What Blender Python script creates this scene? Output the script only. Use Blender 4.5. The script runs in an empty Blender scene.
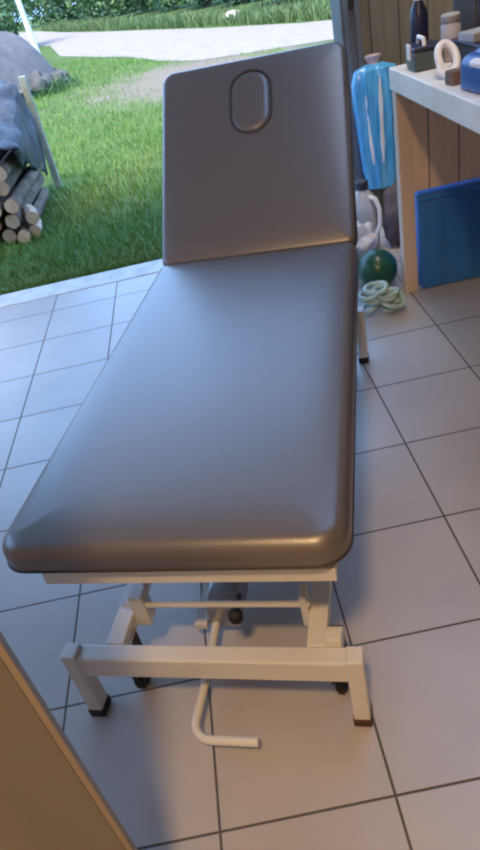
import bpy, bmesh, math, random
from mathutils import Vector, Matrix, noise
random.seed(7)
S = bpy.context.scene
C = S.collection

# ------------------------------------------------------------------ camera
cd = bpy.data.cameras.new('camera'); cam = bpy.data.objects.new('camera', cd); C.objects.link(cam)
cd.sensor_fit = 'VERTICAL'; cd.sensor_height = 36.0; cd.lens = 667.58 / 850 * 36.0
cd.clip_start = 0.02; cd.clip_end = 300
_r = Vector((0.97640457, -0.10536088, -0.18850253))
_u = Vector((0.21491909, 0.5592755, 0.80063768))
_f = Vector((-0.02106895, 0.82225908, -0.56872322))
cam.matrix_world = Matrix(((_r.x, _u.x, -_f.x, -0.11008), (_r.y, _u.y, -_f.y, -0.61526), (_r.z, _u.z, -_f.z, 1.33487), (0, 0, 0, 1)))
S.camera = cam
# ------------------------------------------------------------------ world, sun, exposure
W = bpy.data.worlds.new('sky'); S.world = W; W.use_nodes = True
wn = W.node_tree.nodes; wl = W.node_tree.links; wn.clear()
wo = wn.new('ShaderNodeOutputWorld'); bg = wn.new('ShaderNodeBackground')
tc = wn.new('ShaderNodeTexCoord'); sx = wn.new('ShaderNodeSeparateXYZ'); cr = wn.new('ShaderNodeValToRGB')
cr.color_ramp.elements[0].position = 0.0; cr.color_ramp.elements[0].color = (0.33, 0.57, 1.0, 1)
cr.color_ramp.elements[1].position = 0.7; cr.color_ramp.elements[1].color = (0.30, 0.54, 1.0, 1)
wl.new(tc.outputs['Generated'], sx.inputs[0]); wl.new(sx.outputs['Z'], cr.inputs[0]); wl.new(cr.outputs[0], bg.inputs[0])
bg.inputs[1].default_value = 1.85; wl.new(bg.outputs[0], wo.inputs[0])
sd = bpy.data.lights.new('sun', 'SUN'); sd.energy = 4.0; sd.angle = math.radians(35); sd.color = (1.0, 0.80, 0.46)
so = bpy.data.objects.new('sun', sd); C.objects.link(so)
so.rotation_euler = Vector((0.25, 0.35, -1.0)).to_track_quat('-Z', 'Y').to_euler()
S.view_settings.view_transform = 'Standard'; S.view_settings.look = 'None'
S.view_settings.gamma = 1.0; S.view_settings.use_curve_mapping = False
S.view_settings.exposure = 1.14
S.cycles.filter_width = 2.2

# ------------------------------------------------------------------ materials
def mat(name, col, rough=0.6, metal=0.0, var=0.12, scale=8.0, bump=0.0, bscale=80.0, col2=None, spec=0.5, coat=0.0, stretch=None, alpha=None, emit=None):
    m = bpy.data.materials.new(name); m.use_nodes = True
    n = m.node_tree.nodes; l = m.node_tree.links; b = n['Principled BSDF']
    b.inputs['Roughness'].default_value = rough; b.inputs['Metallic'].default_value = metal
    b.inputs['Specular IOR Level'].default_value = spec; b.inputs['Coat Weight'].default_value = coat; b.inputs['Coat Roughness'].default_value = .38
    t = n.new('ShaderNodeTexCoord'); mp = n.new('ShaderNodeMapping'); l.new(t.outputs['Object'], mp.inputs[0])
    if stretch: mp.inputs['Scale'].default_value = stretch
    nz = n.new('ShaderNodeTexNoise'); nz.inputs['Scale'].default_value = scale; nz.inputs['Detail'].default_value = 5
    l.new(mp.outputs[0], nz.inputs['Vector'])
    r = n.new('ShaderNodeValToRGB'); l.new(nz.outputs['Fac'], r.inputs[0])
    c2 = col2 or tuple(min(1, c * (1 + var)) for c in col)
    c1 = col if col2 else tuple(c * (1 - var) for c in col)
    r.color_ramp.elements[0].position = 0.3; r.color_ramp.elements[0].color = (*c1, 1)
    r.color_ramp.elements[1].position = 0.7; r.color_ramp.elements[1].color = (*c2, 1)
    l.new(r.outputs[0], b.inputs['Base Color'])
    if emit:
        b.inputs['Emission Color'].default_value = (*emit[0], 1); b.inputs['Emission Strength'].default_value = emit[1]
    if bump:
        nb = n.new('ShaderNodeTexNoise'); nb.inputs['Scale'].default_value = bscale; l.new(mp.outputs[0], nb.inputs['Vector'])
        bp = n.new('ShaderNodeBump'); bp.inputs['Strength'].default_value = bump; bp.inputs['Distance'].default_value = 0.01
        l.new(nb.outputs['Fac'], bp.inputs['Height']); l.new(bp.outputs[0], b.inputs['Normal'])
    return m

def tile_mat():
    m = bpy.data.materials.new('floor_tiles'); m.use_nodes = True
    n = m.node_tree.nodes; l = m.node_tree.links; b = n['Principled BSDF']
    t = n.new('ShaderNodeTexCoord')
    br = n.new('ShaderNodeTexBrick'); br.offset = 0; br.squash = 1
    br.inputs['Scale'].default_value = 1; br.inputs['Brick Width'].default_value = 0.34; br.inputs['Row Height'].default_value = 0.34
    br.inputs['Mortar Size'].default_value = 0.0032; br.inputs['Mortar Smooth'].default_value = 0.3
    br.inputs['Color1'].default_value = (0.48, 0.45, 0.425, 1); br.inputs['Color2'].default_value = (0.45, 0.42, 0.395, 1)
    br.inputs['Mortar'].default_value = (0.085, 0.072, 0.06, 1)
    l.new(t.outputs['Object'], br.inputs['Vector'])
    nz = n.new('ShaderNodeTexNoise'); nz.inputs['Scale'].default_value = 4; nz.inputs['Detail'].default_value = 6; l.new(t.outputs['Object'], nz.inputs['Vector'])
    r = n.new('ShaderNodeValToRGB'); r.color_ramp.elements[0].position = .3; r.color_ramp.elements[1].position = .7
    r.color_ramp.elements[0].color = (.86, .86, .87, 1); r.color_ramp.elements[1].color = (1, 1, 1, 1); l.new(nz.outputs['Fac'], r.inputs[0])
    mx = n.new('ShaderNodeMix'); mx.data_type = 'RGBA'; mx.blend_type = 'MULTIPLY'; mx.inputs[0].default_value = 1
    l.new(br.outputs['Color'], mx.inputs[6]); l.new(r.outputs[0], mx.inputs[7]); l.new(mx.outputs[2], b.inputs['Base Color'])
    rr = n.new('ShaderNodeMapRange'); b.inputs['Specular IOR Level'].default_value = 0.85
    rr.inputs['To Min'].default_value = 0.32; rr.inputs['To Max'].default_value = 0.85
    l.new(br.outputs['Fac'], rr.inputs[0]); l.new(rr.outputs[0], b.inputs['Roughness'])
    bp = n.new('ShaderNodeBump'); bp.invert = True; bp.inputs['Strength'].default_value = 0.4; bp.inputs['Distance'].default_value = 0.002
    l.new(br.outputs['Fac'], bp.inputs['Height']); l.new(bp.outputs[0], b.inputs['Normal'])
    return m

def boards_mat(name, c1, c2, width, axis='X'):
    m = bpy.data.materials.new(name); m.use_nodes = True
    n = m.node_tree.nodes; l = m.node_tree.links; b = n['Principled BSDF']; b.inputs['Roughness'].default_value = 0.7
    t = n.new('ShaderNodeTexCoord'); mp = n.new('ShaderNodeMapping'); l.new(t.outputs['Object'], mp.inputs[0])
    mp.inputs['Scale'].default_value = (6, 6, 0.7)
    nz = n.new('ShaderNodeTexNoise'); nz.inputs['Scale'].default_value = 5; nz.inputs['Detail'].default_value = 8; l.new(mp.outputs[0], nz.inputs['Vector'])
    r = n.new('ShaderNodeValToRGB'); r.color_ramp.elements[0].position = .3; r.color_ramp.elements[1].position = .7
    r.color_ramp.elements[0].color = (*c1, 1); r.color_ramp.elements[1].color = (*c2, 1); l.new(nz.outputs['Fac'], r.inputs[0])
    sp = n.new('ShaderNodeSeparateXYZ'); l.new(t.outputs['Object'], sp.inputs[0])
    dv = n.new('ShaderNodeMath'); dv.operation = 'DIVIDE'; dv.inputs[1].default_value = width; l.new(sp.outputs[axis], dv.inputs[0])
    fr = n.new('ShaderNodeMath'); fr.operation = 'FRACT'; l.new(dv.outputs[0], fr.inputs[0])
    gt = n.new('ShaderNodeMath'); gt.operation = 'GREATER_THAN'; gt.inputs[1].default_value = 0.05; l.new(fr.outputs[0], gt.inputs[0])
    mx = n.new('ShaderNodeMix'); mx.data_type = 'RGBA'; l.new(gt.outputs[0], mx.inputs[0])
    mx.inputs[6].default_value = (c1[0] * .3, c1[1] * .3, c1[2] * .3, 1); l.new(r.outputs[0], mx.inputs[7]); l.new(mx.outputs[2], b.inputs['Base Color'])
    return m

def glass_mat():
    m = bpy.data.materials.new('added_window_glass'); m.use_nodes = True
    n = m.node_tree.nodes; l = m.node_tree.links; n.remove(n['Principled BSDF'])
    tr = n.new('ShaderNodeBsdfTransparent'); gl = n.new('ShaderNodeBsdfGlossy'); gl.inputs['Roughness'].default_value = .02
    mx = n.new('ShaderNodeMixShader'); mx.inputs[0].default_value = .06; l.new(tr.outputs[0], mx.inputs[1]); l.new(gl.outputs[0], mx.inputs[2])
    l.new(mx.outputs[0], n['Material Output'].inputs[0]); return m

M = dict(
    tile=tile_mat(),
    vinyl=mat('taupe_vinyl', (0.105, 0.09, 0.086), 0.36, spec=1.0, coat=.6, var=.05, scale=3, bump=.05, bscale=260),
    groove=mat('dark_vinyl', (0.03, 0.025, 0.024), 0.5),
    board=mat('dark_underboard', (0.03, 0.025, 0.022), 0.8),
    cream=mat('cream_enamel', (0.66, 0.66, 0.63), 0.35, var=.04),
    rubber=mat('black_rubber', (0.012, 0.012, 0.014), 0.7),
    brownrub=mat('brown_rubber', (0.07, 0.03, 0.02), 0.7),
    steel=mat('steel', (0.45, 0.45, 0.46), 0.3, 0.9, var=.1),
    jamb=mat('grey_blue_metal', (0.13, 0.15, 0.175), 0.45, 0.3, var=.25, scale=5),
    plaster=mat('plaster', (0.66, 0.58, 0.50), 0.9, var=.05, bump=.1),
    ceil=mat('ceiling_paint', (0.50, 0.44, 0.38), 0.9, var=.04),
    wallboards=boards_mat('grey_brown_boards', (0.12, 0.108, 0.09), (0.17, 0.15, 0.128), 0.14),
    darkwall=mat('dark_wall', (0.06, 0.052, 0.048), 0.85, var=.3, scale=3),
    door=mat('brown_door_veneer', (0.19, 0.17, 0.155), 0.45, col2=(0.22, 0.20, 0.18), scale=3, stretch=(6, 6, .6)),
    dooredge=mat('beige_edge_band', (0.33, 0.27, 0.21), 0.5, var=.08),
    concrete=mat('concrete_sill', (0.60, 0.60, 0.60), 0.85, var=.15, scale=12, bump=.2),
    pine=mat('pale_pine', (0.60, 0.48, 0.39), 0.6, col2=(0.68, 0.56, 0.46), scale=4, stretch=(6, 6, .5)),
    panel=boards_mat('brown_panel_boards', (0.66, 0.53, 0.44), (0.76, 0.62, 0.52), 0.12),
    worktop=mat('white_worktop', (0.72, 0.68, 0.62), 0.5, col2=(0.85, 0.82, 0.77), scale=9),
    bluecrate=mat('dark_blue_plastic', (0.024, 0.16, 0.52), 0.4, col2=(0.036, 0.21, 0.60), scale=2),
    bluebag=mat('light_blue_film', (0.03, 0.27, 0.66), 0.25, col2=(0.12, 0.46, 0.85), scale=7, stretch=(9, 9, 1), spec=.8),
    whitefilm=mat('white_film', (0.72, 0.74, 0.78), 0.35, var=.1),
    pinkfilm=mat('pinkish_film', (0.55, 0.42, 0.48), 0.4, var=.1),
    canister=mat('grey_white_plastic', (0.42, 0.44, 0.47), 0.4, var=.15),
    darkplastic=mat('dark_plastic', (0.03, 0.028, 0.04), 0.5, var=.3),
    darkcloth=mat('dark_purple_grey_cloth', (0.07, 0.055, 0.075), 0.8, col2=(0.13, 0.11, 0.13), scale=9),
    green=mat('dark_green_plastic', (0.008, 0.055, 0.035), 0.3, col2=(0.012, 0.085, 0.05), scale=5),
    paleteal=mat('pale_green_cord', (0.26, 0.42, 0.40), 0.7, col2=(0.5, 0.62, 0.58), scale=30),
    toolgrey=mat('dark_green_grey', (0.06, 0.075, 0.078), 0.5, var=.2),
    navy=mat('navy_plastic', (0.012, 0.014, 0.045), 0.35, var=.2),
    white=mat('white_plastic', (0.75, 0.72, 0.72), 0.4, var=.06),
    lilac=mat('lilac_grey', (0.38, 0.36, 0.42), 0.5, var=.1),
    greyboard=mat('grey_board', (0.32, 0.32, 0.33), 0.6, var=.15),
    bluepack=mat('blue_pack', (0.03, 0.09, 0.30), 0.35, col2=(0.05, 0.14, 0.40), scale=6),
    brownblock=mat('brown_wood_block', (0.16, 0.10, 0.07), 0.7, var=.2),
    bark=mat('bark', (0.08, 0.058, 0.045), 0.95, col2=(0.24, 0.18, 0.14), scale=14, bump=.6, bscale=30),
    cut=mat('cut_wood', (0.50, 0.37, 0.25), 0.85, col2=(0.62, 0.49, 0.37), scale=16),
    cutred=mat('reddish_cut_wood', (0.16, 0.07, 0.04), 0.85, col2=(0.26, 0.13, 0.08), scale=16),
    tarp=mat('blue_grey_tarp', (0.02, 0.027, 0.045), 0.5, col2=(0.075, 0.09, 0.12), scale=9, spec=.25),
    post=mat('pale_weathered_post', (0.20, 0.235, 0.20), 0.7, col2=(0.34, 0.37, 0.33), scale=10),
    gravelheap=mat('grey_gravel', (0.075, 0.078, 0.095), 0.95, col2=(0.115, 0.115, 0.13), scale=6, bump=.5, bscale=40),
    rock=mat('grey_rock', (0.05, 0.05, 0.055), 0.9, col2=(0.11, 0.11, 0.12), scale=5, bump=.4, bscale=20),
    birch=mat('pale_bark', (0.55, 0.60, 0.55), 0.8, col2=(0.75, 0.78, 0.73), scale=6),
    road=mat('pale_gravel_road', (0.20, 0.18, 0.178), 0.95, col2=(0.25, 0.228, 0.22), scale=3, bump=.3, bscale=60),
    leaf=mat('leaf_green', (0.07, 0.16, 0.05), 0.5, col2=(0.13, 0.23, 0.09), scale=1.5),
    leafdark=mat('dark_leaf_green', (0.035, 0.10, 0.035), 0.5, col2=(0.07, 0.16, 0.06), scale=2),
    grass=mat('grass_blade', (0.095, 0.24, 0.03), 0.55, col2=(0.165, 0.26, 0.065), scale=1.2),
    verge=mat('verge_grass', (0.07, 0.14, 0.04), 0.55, col2=(0.12, 0.19, 0.07), scale=.8),
    glass=glass_mat(),
    lamp=mat('added_lamp_glow', (1, 1, 1), 0.4, emit=((1.0, 0.80, 0.58), 6.0)),
)

def lawn_mat():
    m = bpy.data.materials.new('lawn_soil'); m.use_nodes = True
    n = m.node_tree.nodes; l = m.node_tree.links; b = n['Principled BSDF']; b.inputs['Roughness'].default_value = 0.95
    b.inputs['Specular IOR Level'].default_value = .1
    t = n.new('ShaderNodeTexCoord')
    nz = n.new('ShaderNodeTexNoise'); nz.inputs['Scale'].default_value = 2.2; nz.inputs['Detail'].default_value = 7; l.new(t.outputs['Object'], nz.inputs['Vector'])
    r = n.new('ShaderNodeValToRGB'); l.new(nz.outputs['Fac'], r.inputs[0])
    e = r.color_ramp.elements; e[0].position = .3; e[0].color = (0.04, 0.09, 0.022, 1); e[1].position = .7; e[1].color = (0.09, 0.13, 0.05, 1)
    # worn pale gravel patch beside the road
    def blob(cx, cy, rx, ry, ang):
        mp = n.new('ShaderNodeMapping'); mp.vector_type = 'TEXTURE'
        mp.inputs['Location'].default_value = (cx, cy, 0); mp.inputs['Rotation'].default_value = (0, 0, ang); mp.inputs['Scale'].default_value = (rx, ry, 1)
        l.new(t.outputs['Object'], mp.inputs[0])
        ln = n.new('ShaderNodeVectorMath'); ln.operation = 'LENGTH'; l.new(mp.outputs[0], ln.inputs[0]); return ln.outputs['Value']
    v = blob(0.1, 10.7, 1.8, 2.4, 0.5)
    n2 = n.new('ShaderNodeTexNoise'); n2.inputs['Scale'].default_value = 1.6; n2.inputs['Detail'].default_value = 6; l.new(t.outputs['Object'], n2.inputs['Vector'])
    ad = n.new('ShaderNodeMath'); ad.operation = 'MULTIPLY_ADD'; ad.inputs[1].default_value = 1.6; l.new(n2.outputs['Fac'], ad.inputs[0]); l.new(v, ad.inputs[2])
    mr = n.new('ShaderNodeMapRange'); mr.inputs['From Min'].default_value = 2.1; mr.inputs['From Max'].default_value = 1.3; l.new(ad.outputs[0], mr.inputs[0])
    mx = n.new('ShaderNodeMix'); mx.data_type = 'RGBA'; l.new(mr.outputs[0], mx.inputs[0]); l.new(r.outputs[0], mx.inputs[6]); mx.inputs[7].default_value = (0.16, 0.14, 0.12, 1)
    l.new(mx.outputs[2], b.inputs['Base Color'])
    return m
M['lawn'] = lawn_mat()

# ------------------------------------------------------------------ mesh helpers
def obj(name, bm, m, parent=None, smooth=False, mats=None):
    bmesh.ops.recalc_face_normals(bm, faces=bm.faces)
    me = bpy.data.meshes.new(name); bm.to_mesh(me); bm.free()
    for x in (mats or [m]): me.materials.append(x)
    if smooth:
        me.polygons.foreach_set('use_smooth', [True] * len(me.polygons))
        try: me.set_sharp_from_angle(angle=math.radians(40))
        except Exception: pass
    o = bpy.data.objects.new(name, me); C.objects.link(o)
    if parent: o.parent = parent
    return o
def struct(name, bm, m, parent=None):
    o = obj(name, bm, m, parent)
    if not parent: o['kind'] = 'structure'
    return o
def tag(o, label, cat, group=None, kind=None):
    o['label'] = label; o['category'] = cat
    if group: o['group'] = group
    if kind: o['kind'] = kind
    return o
def thing(name, label, cat, loc=(0, 0, 0), rz=0, group=None):
    o = bpy.data.objects.new(name, None); C.objects.link(o); o.empty_display_size = .1
    o.location = loc; o.rotation_euler = (0, 0, rz); return tag(o, label, cat, group)
def NB(): return bmesh.new()
def box(bm, x0, x1, y0, y1, z0, z1, bev=0.0, mtx=None):
    t = bmesh.new(); bmesh.ops.create_cube(t, size=1)
    for v in t.verts: v.co = Vector((x0 + (v.co.x + .5) * (x1 - x0), y0 + (v.co.y + .5) * (y1 - y0), z0 + (v.co.z + .5) * (z1 - z0)))
    if bev: bmesh.ops.bevel(t, geom=t.edges[:], offset=bev, segments=3, profile=.6, affect='EDGES')
    if mtx: t.transform(mtx)
    merge(bm, t); return bm
def merge(bm, t):
    me = bpy.data.meshes.new('tmp'); t.to_mesh(me); t.free(); bm.from_mesh(me); bpy.data.meshes.remove(me)
def tube(bm, pts, r, seg=12, closed=False, rad=None):
    pts = [Vector(p) for p in pts]; n = len(pts); rings = []
    prev = None
    for i, p in enumerate(pts):
        if closed: d = (pts[(i + 1) % n] - pts[i - 1]).normalized()
        else: d = (pts[min(i + 1, n - 1)] - pts[max(i - 1, 0)]).normalized()
        if prev is None:
            a = Vector((0, 0, 1)) if abs(d.z) < .9 else Vector((1, 0, 0)); a = (a - d * a.dot(d)).normalized()
        else: a = (prev - d * prev.dot(d)).normalized()
        prev = a; b = d.cross(a); rr = rad[i] if rad else r
        rings.append([bm.verts.new(p + (a * math.cos(2 * math.pi * k / seg) + b * math.sin(2 * math.pi * k / seg)) * rr) for k in range(seg)])
    for i in range(n if closed else n - 1):
        A, B = rings[i], rings[(i + 1) % n]
        for k in range(seg): bm.faces.new((A[k], A[(k + 1) % seg], B[(k + 1) % seg], B[k]))
    if not closed: bm.faces.new(rings[0][::-1]); bm.faces.new(rings[-1])
    return bm
def lathe(bm, prof, seg=28, mtx=None, wob=None):
    t = bmesh.new(); rings = []
    for (r, z) in prof: rings.append([t.verts.new((r * math.cos(2 * math.pi * k / seg), r * math.sin(2 * math.pi * k / seg), z)) for k in range(seg)])
    for A, B in zip(rings, rings[1:]):
        for k in range(seg): t.faces.new((A[k], A[(k + 1) % seg], B[(k + 1) % seg], B[k]))
    t.faces.new(rings[0][::-1]); t.faces.new(rings[-1])
    if wob:
        for v in t.verts: v.co = wob(v.co)
    if mtx: t.transform(mtx)
    merge(bm, t); return bm
def round_rect(x0, x1, y0, y1, radii, k=8):
    # radii: at (x0,y0),(x1,y0),(x1,y1),(x0,y1)
    out = []
    for (cx, cy, sx_, sy_, a0, r) in ((x0, y0, 1, 1, 180, radii[0]), (x1, y0, -1, 1, 270, radii[1]), (x1, y1, -1, -1, 0, radii[2]), (x0, y1, 1, -1, 90, radii[3])):
        for i in range(k + 1):
            a = math.radians(a0 + 90 * i / k); out.append((cx + sx_ * r + r * math.cos(a), cy + sy_ * r + r * math.sin(a)))
    return out
def cushion(bm, x0, x1, y0, y1, zt, th, radii, bev=.024, dome=.006):
    rings = []
    def ring(d, z):
        rr = [max(r - d, .006) for r in radii]
        return [bm.verts.new((px, py, z)) for px, py in round_rect(x0 + d, x1 - d, y0 + d, y1 - d, rr)]
    for i in range(4):
        a = math.pi / 2 * i / 3; rings.append(ring(.010 * (1 - math.sin(a)), zt - th + .010 * (1 - math.cos(a))))
    for i in range(8):
        a = math.pi / 2 * i / 7; rings.append(ring(bev * (1 - math.cos(a)), zt - bev + bev * math.sin(a)))
    half = min(x1 - x0, y1 - y0) / 2
    for i in range(1, 9):
        d = bev + (half - bev - .012) * (i / 8) ** 2.0; f = (d - bev) / (half - bev); rings.append(ring(d, zt + dome * (1 - (1 - f) ** 9)))
    n = len(rings[0])
    for A, B in zip(rings, rings[1:]):
        for k in range(n): bm.faces.new((A[k], A[(k + 1) % n], B[(k + 1) % n], B[k]))
    bm.faces.new(rings[0][::-1]); bm.faces.new(rings[-1])
    return bm
def blob(bm, c, r, amp=.2, freq=3, sub=3, seed=0, sq=(1, 1, 1)):
    t = bmesh.new(); bmesh.ops.create_icosphere(t, subdivisions=sub, radius=1)
    for v in t.verts:
        d = v.co.normalized(); k = 1 + amp * noise.noise(d * freq + Vector((seed * 7.3, seed * 1.7, seed)))
        v.co = Vector((d.x * r * sq[0] * k, d.y * r * sq[1] * k, d.z * r * sq[2] * k)) + Vector(c)
    merge(bm, t); return bm

# ================================================================== the room
bm = NB(); box(bm, -2.3, 1.5, -2.2, 2.93, -.08, 0.0); struct('floor', bm, M['tile'])
bm = NB(); box(bm, -2.3, 1.5, 2.93, 3.12, -.10, 0.004, .006); struct('trim_1', bm, M['concrete'])          # sill strip of the opening
bm = NB(); box(bm, 0.79, 1.5, 3.02, 3.20, 0.004, 3.05); struct('wall_far', bm, M['wallboards'])
bm = NB(); box(bm, -2.3, 0.79, 3.02, 3.20, 2.80, 3.05); struct('wall_header', bm, M['plaster'])
bm = NB(); box(bm, -2.3, -2.15, 3.02, 3.20, 0.004, 2.80); struct('wall_corner', bm, M['plaster'])
bm = NB()
for (y0, y1, z0, z1) in ((-2.2, .3, -.08, 3.05), (2.2, 3.2, -.08, 3.05), (.3, 2.2, -.08, .95), (.3, 2.2, 2.65, 3.05)): box(bm, -2.42, -2.3, y0, y1, z0, z1)
struct('wall_left', bm, M['plaster'])
wf = NB()
for (y0, y1, z0, z1) in ((.3, 2.2, .95, 1.01), (.3, 2.2, 2.59, 2.65), (.3, .36, 1.01, 2.59), (2.14, 2.2, 1.01, 2.59), (1.22, 1.28, 1.01, 2.59)): box(wf, -2.40, -2.31, y0, y1, z0, z1, .004)
win = struct('added_window_1', wf, M['white'])  # added window, out of view, lets sky light in from the left
bm = NB(); box(bm, -2.36, -2.352, .36, 1.22, 1.01, 2.59); box(bm, -2.36, -2.352, 1.28, 2.14, 1.01, 2.59); obj('pane', bm, M['glass'], win)
bm = NB(); box(bm, 1.5, 1.62, -2.2, 3.2, -.08, 3.05); struct('wall_right', bm, M['darkwall'])
bm = NB(); box(bm, -2.42, 1.62, -2.32, -2.2, -.08, 3.05); struct('wall_near', bm, M['plaster'])
bm = NB()
for (x0, x1, y0, y1) in ((-2.42, .42, -2.32, 3.2), (1.45, 1.62, -2.32, 3.2), (.42, 1.45, -2.32, .75), (.42, 1.45, 2.75, 3.2)): box(bm, x0, x1, y0, y1, 3.05, 3.15)
struct('ceiling', bm, M['ceil'])
bm = NB(); box(bm, -2.7, 1.9, 3.2, 3.85, 2.86, 2.94); struct('added_eave', bm, M['ceil'])                 # added unseen eave, holds sky light off the floor by the opening
wf = NB()
for (x0, x1, y0, y1) in ((.42, .46, .75, 2.75), (1.41, 1.45, .75, 2.75), (.46, 1.41, .75, .79), (.46, 1.41, 2.71, 2.75)): box(wf, x0, x1, y0, y1, 3.04, 3.18, .004)
sky_w = struct('added_window_2', wf, M['white'])  # added roof window, unseen, brightens the right-hand floor and bench
bm = NB(); box(bm, .46, 1.41, .79, 2.71, 3.15, 3.158); obj('pane', bm, M['glass'], sky_w)
# steel jamb of the wide opening
bm = NB(); box(bm, .700, .79, 3.00, 3.20, .004, 2.80, .003); box(bm, .715, .735, 2.975, 3.0, .004, 2.80, .002); box(bm, .765, .79, 2.985, 3.0, .004, 2.80, .002)
j = struct('trim_2', bm, M['jamb'])
bm = NB()
for z in (.45, 1.02, 1.6): box(bm, .737, .763, 2.985, 3.0, z, z + .10, .003)
obj('hinge_plate', bm, M['rubber'], j)
# open inner door at the near left
ang = math.radians(205)
d = bpy.data.objects.new('door_1', None); C.objects.link(d); d.location = (-.428, -.128, 0); d.rotation_euler = (0, 0, ang); d['kind'] = 'structure'
bm = NB(); box(bm, .004, .80, -.02, .02, .008, 2.0, .002); obj('door_leaf', bm, M['door'], d)
bm = NB(); box(bm, -.004, .004, -.021, .021, .008, 2.0, .0015); obj('edge_band', bm, M['dooredge'], d)
h = NB(); tube(h, [(.06, .02, 1.0), (.06, .07, 1.0), (.17, .07, 1.0)], .009); obj('door_handle', h, M['steel'], d, True)
# added ceiling lamp behind the viewer, unseen, warms the near floor
lt = thing('added_ceiling_lamp', 'unseen round ceiling lamp added for warm light above the near end of the room', 'lamp', (-.3, -1.2, 3.05))
bm = NB(); lathe(bm, [(.15, -.025), (.165, -.02), (.165, 0)]); obj('lamp_base', bm, M['white'], lt, True)
bm = NB(); lathe(bm, [(.02, -.085), (.08, -.075), (.125, -.05), (.14, -.025)]); obj('lamp_shade', bm, M['lamp'], lt, True)
ld = bpy.data.lights.new('added_lamp_light', 'AREA'); ld.shape = 'DISK'; ld.size = .3; ld.energy = 27; ld.color = (1.0, .62, .29)
lo = bpy.data.objects.new('added_lamp_light', ld); C.objects.link(lo); lo.parent = lt; lo.location = (0, 0, -.10)

# ================================================================== outside ground
def ground(name, pts, z, m, label=None):
    bm = NB(); vs = [bm.verts.new((x, y, z)) for x, y in pts]; vb = [bm.verts.new((x, y, z - .05)) for x, y in pts]
    bm.faces.new(vs); bm.faces.new(vb[::-1]); n = len(pts)
    for i in range(n): bm.faces.new((vs[i], vb[i], vb[(i + 1) % n], vs[(i + 1) % n]))
    return obj(name, bm, m)
g = ground('lawn', [(-40, 3.12), (40, 3.12), (40, 70), (-40, 70)], -.03, M['lawn']); g['kind'] = 'structure'
# road runs obliquely: near edge (2.3,11)->(-2.9,18.6), far edge (2.86,13.5)->(-4.5,32)
road_near = [(14, -3.0), (5.0, 7.4), (2.3, 11.0), (.3, 12.2), (-.4, 13.6), (-1.0, 15.5), (-2.05, 17.8), (-3.1, 20.3), (-4.1, 25.8), (-9, 36.0), (-20, 62.0)]
road_far = [(-16, 64), (-6.6, 40.0), (-4.6, 33.2), (-2.45, 27.0), (-.3, 21.3), (.9, 18.0), (1.7, 16.2), (2.45, 14.4), (2.9, 13.7), (7.0, 8.4), (16, -1.0)]
g = ground('road', road_near + road_far, -.018, M['road']); g['kind'] = 'structure'

def blades(name, n, place, hmin, hmax, w, m, label, lean=.5):
    vs, fs = [], []
    for i in range(n):
        q = place()
        if q is None: continue
        x, y, z = q; hgt = random.uniform(hmin, hmax); a = random.uniform(0, 6.283); dx, dy = math.cos(a) * w, math.sin(a) * w
        lx, ly = random.gauss(0, lean) * hgt, random.gauss(0, lean) * hgt; k = len(vs)
        vs += [(x - dx, y - dy, z), (x + dx, y + dy, z), (x + lx * .4 + dx * .6, y + ly * .4 + dy * .6, z + hgt * .6), (x + lx * .4 - dx * .6, y + ly * .4 - dy * .6, z + hgt * .6), (x + lx, y + ly, z + hgt)]
        fs += [(k, k + 1, k + 2, k + 3), (k + 3, k + 2, k + 4)]
    me = bpy.data.meshes.new(name); me.from_pydata(vs, [], fs); me.materials.append(m)
    o = bpy.data.objects.new(name, me); C.objects.link(o); return tag(o, label, 'grass', kind='stuff')
def in_poly(x, y, P):
    c = False; j = len(P) - 1
    for i in range(len(P)):
        if (P[i][1] > y) != (P[j][1] > y) and x < (P[j][0] - P[i][0]) * (y - P[i][1]) / (P[j][1] - P[i][1]) + P[i][0]: c = not c
        j = i
    return c
ROAD = road_near + road_far
def lawn_place():
    q = random.random(); y = 3.16 + 15 * q ** 1.8; x = random.uniform(-3.4 - max(0, y - 10) * .25, 1.6)
    if in_poly(x, y, ROAD): return None
    if noise.noise(Vector((x * 1.3, y * 1.3, 0))) < -.45 - (y < 5) * .4: return None
    dd = math.hypot((x - .1) / 1.7, (y - 10.7) / 2.4)
    if dd < 1 and random.random() > dd ** 3: return None
    return (x, y, -.032)
blades('grass', 80000, lawn_place, .03, .085, .0035, M['grass'], 'short green grass of the lawn between the garage and the road')
def verge_place():
    t = random.random(); P = [(-6.6, 40), (-4.6, 33.2), (-2.45, 27.0), (-.3, 21.3), (1.7, 16.2), (2.9, 13.7), (5.5, 10.2)]
    f = t * (len(P) - 1); i = min(int(f), len(P) - 2); f -= i
    s = random.uniform(.1, 1.2)
    return (P[i][0] + (P[i + 1][0] - P[i][0]) * f + s * .85, P[i][1] + (P[i + 1][1] - P[i][1]) * f + s * .5, -.032)
blades('verge_grass', 14000, verge_place, .08, .35, .014, M['verge'], 'tall pale green grass along the far side of the road', .35)

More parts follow.
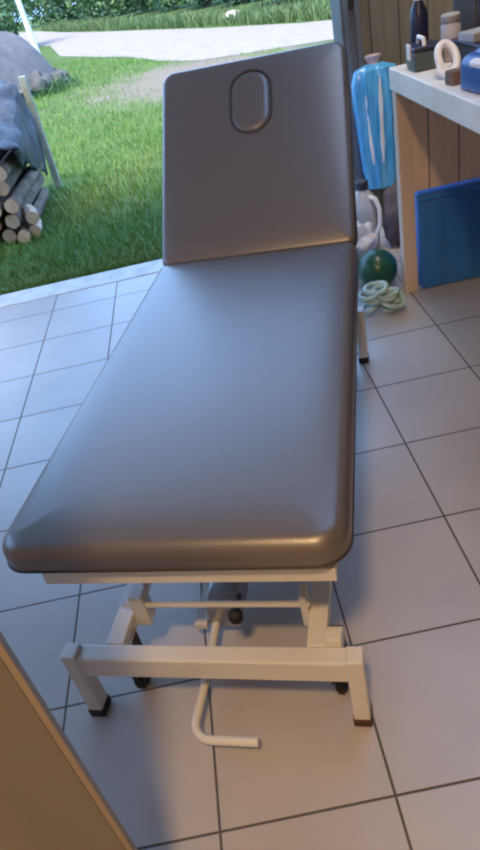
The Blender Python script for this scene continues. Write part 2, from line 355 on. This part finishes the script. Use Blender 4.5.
def shrub(loc, r, h, nl, m, label, leaf=.09):
    t = thing('shrub', label, 'shrub', (loc[0], loc[1], -.04), 0, 'shrubs of the hedge beyond the road')
    vs, fs = [], []
    for i in range(nl):
        while True:
            q = Vector((random.uniform(-1, 1), random.uniform(-1, 1), random.uniform(-1, 1)))
            if .35 < q.length < 1: break
        q *= 1 + .25 * noise.noise(q * 2.5 + Vector(loc))
        c = Vector((q.x * r, q.y * r, h * .5 + q.z * h * .5)); c.z = max(c.z, .04)
        a = Vector((random.gauss(0, 1), random.gauss(0, 1), random.gauss(0, .7))).normalized(); b = a.cross(Vector((random.gauss(0, 1), random.gauss(0, 1), random.gauss(0, 1)))).normalized()
        s = leaf * random.uniform(.6, 1.3); k = len(vs)
        vs += [tuple(c - a * s), tuple(c + b * s * .5), tuple(c + a * s), tuple(c - b * s * .5)]; fs.append((k, k + 1, k + 2, k + 3))
    me = bpy.data.meshes.new('foliage'); me.from_pydata(vs, [], fs); me.materials.append(m)
    o = bpy.data.objects.new('foliage', me); C.objects.link(o); o.parent = t
    bm = NB()
    for k in range(5):
        a = k * 1.256; tube(bm, [(math.cos(a) * .05, math.sin(a) * .05, 0), (math.cos(a) * r * .25, math.sin(a) * r * .25, h * .4), (math.cos(a) * r * .5, math.sin(a) * r * .5, h * .8)], .02, 6)
    obj('stem', bm, M['bark'], t)
    return t
hp = [(5.2, 15.2), (4.1, 17.9), (3.3, 21.0), (2.5, 24.5), (1.5, 27.5), (.4, 30.5), (-.8, 33.5), (-2.0, 36.6), (-3.4, 40.0), (-5.2, 43.5)]
hl = ['rightmost leafy green shrub beyond the road, next to the steel door jamb',
      'second leafy green shrub from the door jamb, beyond the road',
      'third leafy green shrub from the door jamb, beyond the road',
      'dark green shrub beyond the road, fourth from the door jamb',
      'leafy green shrub beyond the road, fifth from the door jamb',
      'mid green shrub beyond the road, sixth from the door jamb',
      'dark green shrub beyond the road, seventh from the door jamb',
      'leafy green shrub beyond the road, third from the left end of the hedge',
      'leafy green shrub beyond the road, second from the left end of the hedge',
      'leftmost dark green shrub of the hedge beyond the road']
for i, (x, y) in enumerate(hp):
    shrub((x, y, 0), 1.42 + .08 * (i % 3), 2.8 + .3 * (i % 2), 2600, M['leafdark'] if i in (3, 6, 9) else M['leaf'], hl[i], .12)
bm = NB(); blob(bm, (0, 0, .1), .17, .35, 2.2, 3, 3, (1.5, 1, .75)); o = obj('white_stone', bm, M['white'], None, True); o.location = (1.5, 18.6, -.03)
tag(o, 'white stone in the grass on the far side of the road', 'stone')

# grey gravel heap, rocks and leaning birch on the left
bm = NB(); bmesh.ops.create_grid(bm, x_segments=40, y_segments=40, size=1)
for v in bm.verts:
    rr = min(1, v.co.length); k = max(0, 1 - rr ** 3.2)
    v.co = Vector((v.co.x * 1.9, v.co.y * 1.7, 1.28 * k * (1 + .16 * noise.noise(v.co * 3)) + .05 * noise.noise(v.co * 11)))
o = obj('gravel_heap', bm, M['gravelheap'], None, True); o.location = (-4.05, 13.4, -.05)
tag(o, 'grey heap of gravel on the lawn behind the tarp-covered firewood', 'heap')
for i, (x, y, r, lb) in enumerate([(-2.55, 12.6, .24, 'largest grey rock at the right foot of the gravel heap'), (-2.2, 12.95, .17, 'grey rock farthest right of the gravel heap'), (-2.45, 13.6, .2, 'grey rock behind the largest rock by the gravel heap'), (-2.75, 12.2, .16, 'small grey rock nearest the viewer at the gravel heap')]):
    bm = NB(); blob(bm, (0, 0, 0), r, .45, 2.1, 3, i + 2, (1.2, 1, .85)); o = obj('rock', bm, M['rock'], None, True); o.location = (x, y, r * .55); tag(o, lb, 'rock', 'rocks by the gravel heap')
bm = NB(); tube(bm, [(.02, 0, -.1), (0, 0, .5), (-.03, .02, 1.0), (-.05, 0, 1.6), (-.05, 0, 2.6)], .05, 10, rad=[.075, .065, .06, .055, .03])
o = obj('birch_trunk', bm, M['birch'], None, True); o.location = (-2.93, 16.0, 0); tag(o, 'thin pale birch trunk standing behind the gravel heap', 'tree')
for i, (x, y) in enumerate([(-4.6, 17.5), (-6.3, 19.5)]):
    shrub((x, y, 0), 1.1, 1.9, 2000, M['leafdark'], ['dark green shrub behind the gravel heap beside the birch trunk', 'dark green shrub farther left behind the gravel heap'][i], .09)['group'] = 'shrubs behind the gravel heap'
for i, (x, y) in enumerate([(-6.2, 27.0), (-8.6, 30.0), (-7.0, 47.0), (-10.2, 49.0), (-11.5, 34.0)]):
    shrub((x, y, 0), 1.7, 3.6, 2600, M['leafdark'] if i % 2 else M['leaf'], ['tall green bush left of the road beyond the gravel heap', 'tall dark bush second left of the road beyond the gravel heap', 'tall green bush at the far left bend of the road', 'tall dark bush farthest off at the far left bend of the road', 'tall green bush farthest left beyond the gravel heap'][i], .14)['group'] = 'bushes far behind the gravel heap'
# weeds at the foot of the rocks
def weed_place():
    a = random.uniform(0, 6.28); r = random.uniform(.0, .55); return (-2.35 + math.cos(a) * r, 12.6 + math.sin(a) * r, -.03)
blades('weeds', 500, weed_place, .1, .3, .01, M['leafdark'], 'dark green weeds around the grey rocks by the gravel heap', .4)

# firewood stack under a tarp
LEN = 1.15
def log(name, r, seed, cutm):
    t = bmesh.new(); seg = 14; rings = []
    for yy in (0, .02, .5, LEN - .02, LEN):
        rings.append([t.verts.new((r * (1 + .16 * noise.noise(Vector((math.cos(2 * math.pi * k / seg) * 1.4 + seed * 3, math.sin(2 * math.pi * k / seg) * 1.4, seed)))) * math.cos(2 * math.pi * k / seg), yy,
                                   r * (1 + .16 * noise.noise(Vector((math.cos(2 * math.pi * k / seg) * 1.4 + seed * 3, math.sin(2 * math.pi * k / seg) * 1.4, seed)))) * math.sin(2 * math.pi * k / seg))) for k in range(seg)])
    for A, B in zip(rings, rings[1:]):
        for k in range(seg): t.faces.new((A[k], A[(k + 1) % seg], B[(k + 1) % seg], B[k]))
    f0 = t.faces.new(rings[0][::-1]); f1 = t.faces.new(rings[-1]); f0.material_index = 1; f1.material_index = 1
    return obj(name, t, None, None, True, [M['bark'], cutm])
rows = ['bottom', 'second', 'third', 'fourth', 'top']; cols = ['right-hand end', 'second place from the right', 'third place from the right', 'fourth place from the right', 'fifth place from the right']
for rI in range(5):
    for cI in range(5):
        r = random.uniform(.044, .051); cm = M['cutred'] if (rI, cI) in ((1, 1), (1, 2), (2, 3), (0, 3)) else M['cut']
        o = log('firewood_log', r, rI * 5 + cI, cm)
        o.location = (-1.395 - cI * .118 - (rI % 2) * .045 + random.uniform(-.008, .008), 4.12 + random.uniform(-.06, .05), .03 + rI * .106)
        o.rotation_euler = (random.uniform(-.01, .01), random.uniform(0, 6), random.uniform(-.015, .015))
        tag(o, '%s firewood log in the %s row, %s' % ('reddish brown cut' if cm is M['cutred'] else 'pale cut', rows[rI], cols[cI]), 'firewood', 'firewood logs stacked under the tarp')
for i, (x, y, z, a, lb) in enumerate([(-1.335, 4.25, .03, .15, 'short split log lying on the grass against the right side of the firewood stack'), (-1.325, 4.22, .13, .3, 'short split log lying across another log beside the firewood stack')]):
    bm = NB(); t = bmesh.new(); bmesh.ops.create_cone(t, cap_ends=True, segments=9, radius1=.05, radius2=.045, depth=.22); t.transform(Matrix.Rotation(math.pi / 2, 4, 'X')); merge(bm, t)
    o = obj('split_log', bm, M['cut']); o.location = (x, y, z); o.rotation_euler = (0, 0, a); tag(o, lb, 'firewood', 'split logs beside the firewood stack')
bm = NB(); NS, NT = 36, 44; g = []
for i in range(NS + 1):
    s = i / NS; y = 4.10 + 1.38 * s; zt = .60 + .28 * s; zb = .53 - .42 * s; row = []
    for k in range(NT + 1):
        t = k / NT; xr = -1.285 - .10 * s
        if t < .7: x = -2.15 + (xr + 2.15) * (t / .7); z = zt - .05 * (abs(t / .7 - .5) * 2) ** 3
        else:
            q = (t - .7) / .3; x = xr + .035 * math.sin(q * 3); z = zt - .05 + (zb - zt + .05) * q
        nn = noise.noise(Vector((x * 5, y * 5, z * 5))); n2 = noise.noise(Vector((x * 12 + 5, y * 12, z * 12)))
        row.append(bm.verts.new((x + (.03 * nn if t > .6 else 0), y + .03 * n2, z + (.05 * nn + .035 * n2))))
    g.append(row)
for i in range(NS):
    for k in range(NT): bm.faces.new((g[i][k], g[i + 1][k], g[i + 1][k + 1], g[i][k + 1]))
o = obj('tarp', bm, M['tarp'], None, True); md = o.modifiers.new('thick', 'SOLIDIFY'); md.thickness = .006
tag(o, 'crumpled blue-grey tarp draped over the firewood stack on the lawn', 'tarp')
bm = NB(); box(bm, -.027, .027, -.025, .025, -.2, .86, .006); o = obj('wooden_post', bm, M['post']); o.location = (-1.33, 5.52, 0)
tag(o, 'pale weathered post standing at the back right corner of the firewood stack', 'post')

# ================================================================== treatment couch
PSI = math.radians(-14.8)
co = thing('treatment_couch', 'taupe padded treatment couch with raised backrest on a cream steel base', 'treatment couch', (-.3125, .2265, 0), PSI)
XL, XR = -.340, .320
bm = NB(); cushion(bm, XL, XR, 0.0, 1.308, .538, .068, (.055, .065, .03, .03), .032); leg_c = obj('leg_cushion', bm, M['vinyl'], co, True)
bm = NB(); cushion(bm, XL + .03, XR - .03, .03, 1.285, .4705, .0125, (.05, .05, .03, .03), .004, 0); obj('cushion_board', bm, M['board'], leg_c)
# seam around the leg cushion
bm = NB(); tube(bm, [(x, y, .480) for x, y in round_rect(XL - .001, XR + .001, -.001, 1.309, (.055, .065, .03, .03))], .0014, 6, True); obj('seam', bm, M['groove'], leg_c, True)
# raised head section
TH = math.radians(43); HL = .755
piv = Matrix.Translation((0, 1.326, .503)) @ Matrix.Rotation(TH, 4, 'X')
bm = NB(); cushion(bm, XL, XR, .002, HL, .025, .068, (.035, .035, .05, .05), .022); bm.transform(piv); head = obj('backrest_cushion', bm, M['vinyl'], co, True)
bm = NB(); box(bm, XL + .012, XR - .012, .015, HL - .012, -.056, -.043, .003); bm.transform(piv); obj('cushion_board', bm, M['board'], head)
bm = NB(); tube(bm, [(x, y, -.005) for x, y in round_rect(XL - .001, XR + .001, .001, HL + .001, (.035, .035, .05, .05))], .0022, 6, True); bm.transform(piv); obj('seam', bm, M['groove'], head, True)
cap = round_rect(-.083, .060, .450, .690, (.0714, .0714, .0714, .0714), 10)
bm = NB(); tube(bm, [(x, y, .0305) for x, y in cap], .0045, 8, True); bm.transform(piv); obj('face_hole_seam', bm, M['groove'], head, True)
bm = NB(); cushion(bm, -.077, .054, .456, .684, .034, .016, (.064,) * 4, .008, .003); bm.transform(piv); obj('face_hole_plug', bm, M['vinyl'], head, True)
# upper frame
bm = NB(); box(bm, -.27, .29, .018, .050, .424, .457, .003); box(bm, -.27, -.235, .05, 1.31, .424, .457, .003); box(bm, .255, .29, .05, 1.31, .424, .457, .003)
box(bm, -.27, .29, 1.28, 1.312, .424, .457, .003); box(bm, -.235, .255, .45, .49, .424, .457, .003); box(bm, -.235, .255, .92, .96, .424, .457, .003); obj('upper_frame', bm, M['cream'], co)
bm = NB()
for x in (-.22, .18): box(bm, x, x + .035, .02, HL - .04, -.085, -.057, .003)
bm.transform(piv); obj('backrest_frame', bm, M['cream'], co)
bm = NB(); tube(bm, [(.0, 1.27, .435), (.0, 1.60, .60)], .012); obj('backrest_strut', bm, M['steel'], co, True)
# base
bm = NB(); box(bm, -.285, .30, 0.0, .040, .148, .208, .006); obj('front_crossbeam', bm, M['cream'], co)
bm = NB(); box(bm, -.285, .30, 1.43, 1.47, .148, .208, .006); obj('rear_crossbeam', bm, M['cream'], co)
for x in (-.225, .205):
    bm = NB(); box(bm, x, x + .04, .040, 1.43, .165, .208, .004); obj('base_rail', bm, M['cream'], co)
for x in (-.312, .283):
    for y in (-.004, 1.434):
        bm = NB(); box(bm, x, x + .034, y, y + .04, .022, .218, .005); lg = obj('leg', bm, M['cream'], co)
        bm = NB(); box(bm, x - .002, x + .036, y - .002, y + .042, 0, .024, .004); obj('rubber_foot', bm, M['brownrub'] if x > 0 and y < 1 else M['rubber'], lg)
def caster(x, y, z=.0):
    bm = NB(); t = bmesh.new(); bmesh.ops.create_cone(t, cap_ends=True, segments=24, radius1=.032, radius2=.032, depth=.022); bmesh.ops.bevel(t, geom=[e for e in t.edges if e.calc_face_angle(0) > 1], offset=.005, segments=2, affect='EDGES')
    t.transform(Matrix.Translation((x, y, .032)) @ Matrix.Rotation(math.pi / 2, 4, 'Y')); merge(bm, t); w = obj('caster', bm, M['rubber'], co, True)
    bm = NB(); box(bm, x - .02, x - .014, y - .015, y + .02, .03, .17, .002); box(bm, x + .014, x + .02, y - .015, y + .02, .03, .17, .002); box(bm, x - .02, x + .02, y - .015, y + .02, .16, .19, .002); obj('caster_fork', bm, M['board'], w)
for x in (-.205, .255):
    for y in (.085, 1.37): caster(x, y)
# scissor arms, cross rods, brackets, pump
for (x, xx) in ((-.175, 1), (.155, 1)):
    for y0 in (.28, .78):
        bm = NB(); A = Vector((x, y0, .215)); B = Vector((x, y0 + .42, .44)); dd = (B - A); a = math.atan2(dd.z, dd.y)
        box(bm, -.012, .028, -.02, dd.length + .02, -.018, .018, .005, Matrix.Translation(A) @ Matrix.Rotation(a, 4, 'X')); obj('lift_arm', bm, M['cream'], co)
bm = NB(); tube(bm, [(-.20, .125, .232), (.21, .125, .232)], .0075); obj('cross_rod', bm, M['cream'], co, True)
bm = NB(); box(bm, -.185, -.150, .115, .155, .17, .262, .005); obj('pivot_bracket', bm, M['cream'], co)
bm = NB(); box(bm, .190, .206, .115, .155, .17, .262, .005); obj('pivot_bracket', bm, M['cream'], co)
bm = NB(); box(bm, .243, .276, .040, .07, .168, .228, .004); box(bm, .243, .276, .07, .095, .168, .20, .004); obj('hinge_block', bm, M['cream'], co)
pm = NB(); box(pm, -.06, .02, .20, .36, .05, .13, .012); pump = obj('hydraulic_pump', pm, M['steel'], co, True)
bm = NB(); tube(bm, [(-.02, .30, .10), (-.02, .62, .38)], .018, 16); obj('hydraulic_cylinder', bm, M['steel'], co, True)
bm = NB(); tube(bm, [(.02, .24, .12), (.035, .16, .17)], .006); lathe(bm, [(.008, -.016), (.015, -.01), (.017, 0), (.015, .012), (.006, .018)], 16, Matrix.Translation((.04, .135, .178))); obj('pump_knob', bm, M['rubber'], pump, True)
bm = NB(); box(bm, -.09, -.06, .19, .36, .06, .075); box(bm, -.21, .21, .26, .30, .165, .195, .003); obj('pump_bracket', bm, M['cream'], pump)
pts = [(-.04, .24, .07), (-.04, .06, .055), (-.045, -.035, .05)]
for i in range(1, 7):
    a = math.pi / 2 * i / 6; pts.append((-.045 + .04 * (1 - math.cos(a)), -.035 - .04 * math.sin(a), .05))
pts.append((.095, -.075, .05))
bm = NB(); tube(bm, pts, .0095, 14); ped = obj('foot_pedal', bm, M['cream'], co, True)

# ================================================================== workbench on the right
wb = thing('workbench', 'workbench with thick white top and pale wooden post along the right wall', 'workbench', (.66, 2.06, 0))
def wpart(name, b, m, parent=wb): 
    b.transform(Matrix.Translation((-.66, -2.06, 0))); return obj(name, b, m, parent)
bm = NB(); box(bm, .655, 1.40, -.55, 2.085, .812, .888, .006); wpart('worktop', bm, M['worktop'])
bm = NB(); box(bm, .660, .716, 2.03, 2.075, 0, .812, .003); wpart('post', bm, M['pine'])
bm = NB(); box(bm, .716, 1.40, 2.045, 2.070, .425, .812, .002); wpart('end_panel', bm, M['panel'])
bm = NB(); box(bm, .69, .735, -.50, -.455, 0, .812, .003); wpart('post', bm, M['pine'])
# blue crate
cr_ = thing('storage_crate', 'dark blue plastic storage crate on the floor under the workbench', 'crate', (.995, 2.155, 0))
bm = NB(); box(bm, -.26, .26, -.132, .132, .002, .385, .008); obj('crate_body', bm, M['bluecrate'], cr_, True)
bm = NB(); box(bm, -.265, .265, -.138, .135, .385, .41, .006); obj('lid', bm, M['bluecrate'], cr_, True)
bm = NB()
for k in range(4): box(bm, -.2 + k * .12, -.17 + k * .12, -.137, -.130, .03, .37, .003)
obj('rib', bm, M['bluecrate'], cr_)

# hanging blue bag on the far wall
hb = thing('hanging_bag', 'light blue plastic bag hanging on the far wall beside the door jamb', 'bag', (.822, 2.93, .165))
def bagw(seed):
    def f(c):
        a = math.atan2(c.y, c.x); k = 1 + .13 * math.sin(a * 7 + c.z * 4 + seed) + .07 * math.sin(a * 13 + c.z * 9)
        return Vector((c.x * k, c.y * k * .62, c.z))
    return f
bm = NB(); lathe(bm, [(.03, .02), (.065, .03), (.085, .12), (.095, .28), (.106, .42), (.108, .54), (.09, .595), (.04, .615)], 64, None, bagw(1)); obj('bag_body', bm, M['bluebag'], hb, True)
bm = NB(); lathe(bm, [(.036, .605), (.022, .618), (.032, .64), (.038, .65), (.02, .655)], 40, None, bagw(3)); obj('bag_neck', bm, M['pinkfilm'], hb, True)
bm = NB(); tube(bm, [(0, .0, .625), (0, .05, .635), (0, .095, .64)], .006, 8); obj('hook', bm, M['steel'], hb, True)
for i, (a, zz) in enumerate(((-2.2, .35), (-1.5, .25))):
    bm = NB(); tube(bm, [(.104 * math.cos(a) * (1 - .3 * q), .07 * math.sin(a) * (1 - .2 * q), .56 - .4 * q) for q in (0, .25, .5, .75, 1)], .008, 6, rad=[.004, .011, .009, .012, .004]); obj('white_stripe', bm, M['whitefilm'], hb, True)

# canister
cn = thing('canister', 'grey-white plastic canister with dark cap standing below the blue bag', 'canister', (.645, 2.62, 0))
bm = NB(); lathe(bm, [(.055, .002), (.068, .012), (.07, .20), (.062, .25), (.035, .285), (.026, .30)], 32, None, lambda c: Vector((c.x, c.y * .8, c.z))); obj('canister_body', bm, M['canister'], cn, True)
bm = NB(); lathe(bm, [(.028, .30), (.03, .304), (.03, .335), (.024, .342)], 24); obj('cap', bm, M['darkplastic'], cn, True)
bm = NB(); tube(bm, [(.02, -.04, .268), (.045, -.062, .258), (.06, -.07, .21), (.058, -.07, .13), (.04, -.06, .09)], .011, 10); obj('handle', bm, M['whitefilm'], cn, True)
bm = NB(); blob(bm, (0, 0, .15), .075, .28, 2.4, 4, 9, (.9, .8, 2.0))
for v in bm.verts: v.co.z = max(v.co.z, .003)
o = obj('cloth_bag', bm, M['darkcloth'], None, True); o.location = (.785, 2.56, 0); tag(o, 'dark purple-grey cloth bag standing between the canister and the workbench post', 'bag')
# dark green ball and a white bag behind it
bm = NB(); blob(bm, (0, 0, 0), .088, .03, 2, 4, 1, (1, 1, 1)); o = obj('green_ball', bm, M['green'], None, True); o.location = (.572, 2.15, .088)
tag(o, 'dark green ball on the tiles beside the workbench post', 'ball')
bm = NB(); blob(bm, (0, 0, .12), .10, .5, 2.4, 4, 5, (.95, .6, 1.25))
for v in bm.verts:
    q = v.co.x + .02
    if q < 0 and v.co.z > .08: v.co.x += q * .55; v.co.z += q * .2
    v.co.z = max(v.co.z, .003)
o = obj('plastic_bag', bm, M['whitefilm'], None, True); o.location = (.525, 2.34, 0)
tag(o, 'crumpled white plastic bag on the floor behind the green ball', 'bag')
# coil of pale green cord
bm = NB()
for k in range(13):
    c = Vector((random.uniform(-.055, .085), random.uniform(-.045, .05), .018 + .0075 * k)); r = random.uniform(.026, .046); tl = (random.uniform(-.8, .8), random.uniform(-.8, .8))
    tube(bm, [c + Vector((r * math.cos(a), r * .8 * math.sin(a), max(-c.z + .011, r * (tl[0] * math.cos(a) + tl[1] * math.sin(a)) * .6))) for a in [2 * math.pi * q / 20 for q in range(20)]], .0095, 8, True)
o = obj('cord_coil', bm, M['paleteal'], None, True); o.location = (.515, 1.93, 0); tag(o, 'tangled coil of pale green cord on the tiles in front of the green ball', 'cord')

# things on the worktop
def at(name, b, m, loc, label, cat, smooth=True, rz=0):
    o = obj(name, b, m, None, smooth); o.location = loc; o.rotation_euler = (0, 0, rz); return tag(o, label, cat)
ZT = .888
tb = thing('tool_case', 'dark grey-green tool case on the far corner of the white worktop', 'tool case', (.735, 1.92, ZT), math.radians(-4))
bm = NB(); box(bm, -.05, .05, -.06, .06, 0, .062, .012); obj('case_body', bm, M['toolgrey'], tb, True)
bm = NB(); box(bm, -.052, .052, -.062, .062, .062, .075, .006); obj('lid', bm, M['navy'], tb, True)
bm = NB(); box(bm, -.056, -.050, -.022, .022, .035, .082, .002); obj('latch', bm, M['white'], tb)
bm = NB(); tube(bm, [(-.01, -.04, .073), (-.01, -.035, .095), (-.01, .035, .095), (-.01, .04, .073)], .007); obj('handle', bm, M['white'], tb, True)
bm = NB()
tube(bm, [(.028 * math.cos(a), .03 * math.sin(a), .052 + .038 * math.sin(a)) for a in [math.pi * 2 * q / 28 for q in range(28)]], .0125, 12, True)
tube(bm, [(-.026, -.006, .046), (-.036, -.03, .022), (-.02, -.06, .013), (.02, -.075, .013)], .0115, 12)
at('hose', bm, M['white'], (.735, 1.70, ZT), 'short white looped hose beside the dark tool case on the worktop', 'hose')
bt = thing('bottle', 'tall navy bottle with pale cap standing behind the tool case', 'bottle', (.755, 2.03, ZT))
bm = NB(); lathe(bm, [(.026, 0), (.031, .006), (.031, .145), (.026, .17), (.013, .195)], 24); obj('bottle_body', bm, M['navy'], bt, True)
bm = NB(); lathe(bm, [(.015, .195), (.017, .198), (.017, .218), (.013, .222)], 20); obj('cap', bm, M['white'], bt, True)
jr = thing('jar', 'lilac-grey jar on the worktop beside the tall navy bottle', 'jar', (.835, 1.94, ZT))
bm = NB(); lathe(bm, [(.026, 0), (.033, .006), (.033, .11), (.027, .12)], 24); obj('jar_body', bm, M['lilac'], jr, True)
bm = NB(); lathe(bm, [(.030, .12), (.032, .123), (.032, .140), (.027, .145)], 24); obj('lid', bm, M['greyboard'], jr, True)
bx_ = thing('storage_box', 'low dark box on the worktop with a grey board on top', 'box', (.99, 1.72, ZT))
bm = NB(); box(bm, -.19, .24, -.12, .12, 0, .07, .006); obj('box_body', bm, M['darkplastic'], bx_)
bm = NB(); box(bm, -.194, .244, -.124, .124, .07, .082, .004); obj('lid', bm, M['navy'], bx_)
bm = NB(); box(bm, -.20, .26, -.05, .05, 0, .025, .003); at('board', bm, M['greyboard'], (1.0, 1.74, ZT + .082), 'grey board lying on the low dark box on the worktop', 'board', False, math.radians(6))
bm = NB(); box(bm, -.02, .02, -.025, .025, 0, .04, .006); at('wood_block', bm, M['brownblock'], (.705, 1.56, ZT), 'small brown wooden block at the worktop edge beside the blue pack', 'block', True, .1)
pk = thing('blue_pack', 'blue plastic pack with painted white stripe on the worktop at the right', 'pack', (.80, 1.40, ZT), .1)
bm = NB(); cushion(bm, -.11, .11, -.09, .09, .095, .093, (.03,) * 4, .035, .012); obj('pack_body', bm, M['bluepack'], pk, True)
bm = NB(); cushion(bm, -.113, -.05, -.055, .02, .085, .02, (.012,) * 4, .008, .004); obj('highlight', bm, M['white'], pk, True)  # highlight on the plastic, modelled as a white piece
cb = thing('cabinet', 'dark low cabinet standing on the worktop behind the jar', 'cabinet', (1.13, 1.965, ZT))
bm = NB(); box(bm, -.24, .25, -.10, .10, 0, .40, .006); obj('cabinet_body', bm, M['darkwall'], cb)
for x in (-.235, .008):
    bm = NB(); box(bm, x, x + .237, -.116, -.102, .01, .39, .004); dr = obj('door', bm, M['darkplastic'], cb)
    bm = NB(); box(bm, x + .11, x + .125, -.128, -.116, .18, .26, .003); obj('handle', bm, M['steel'], dr)
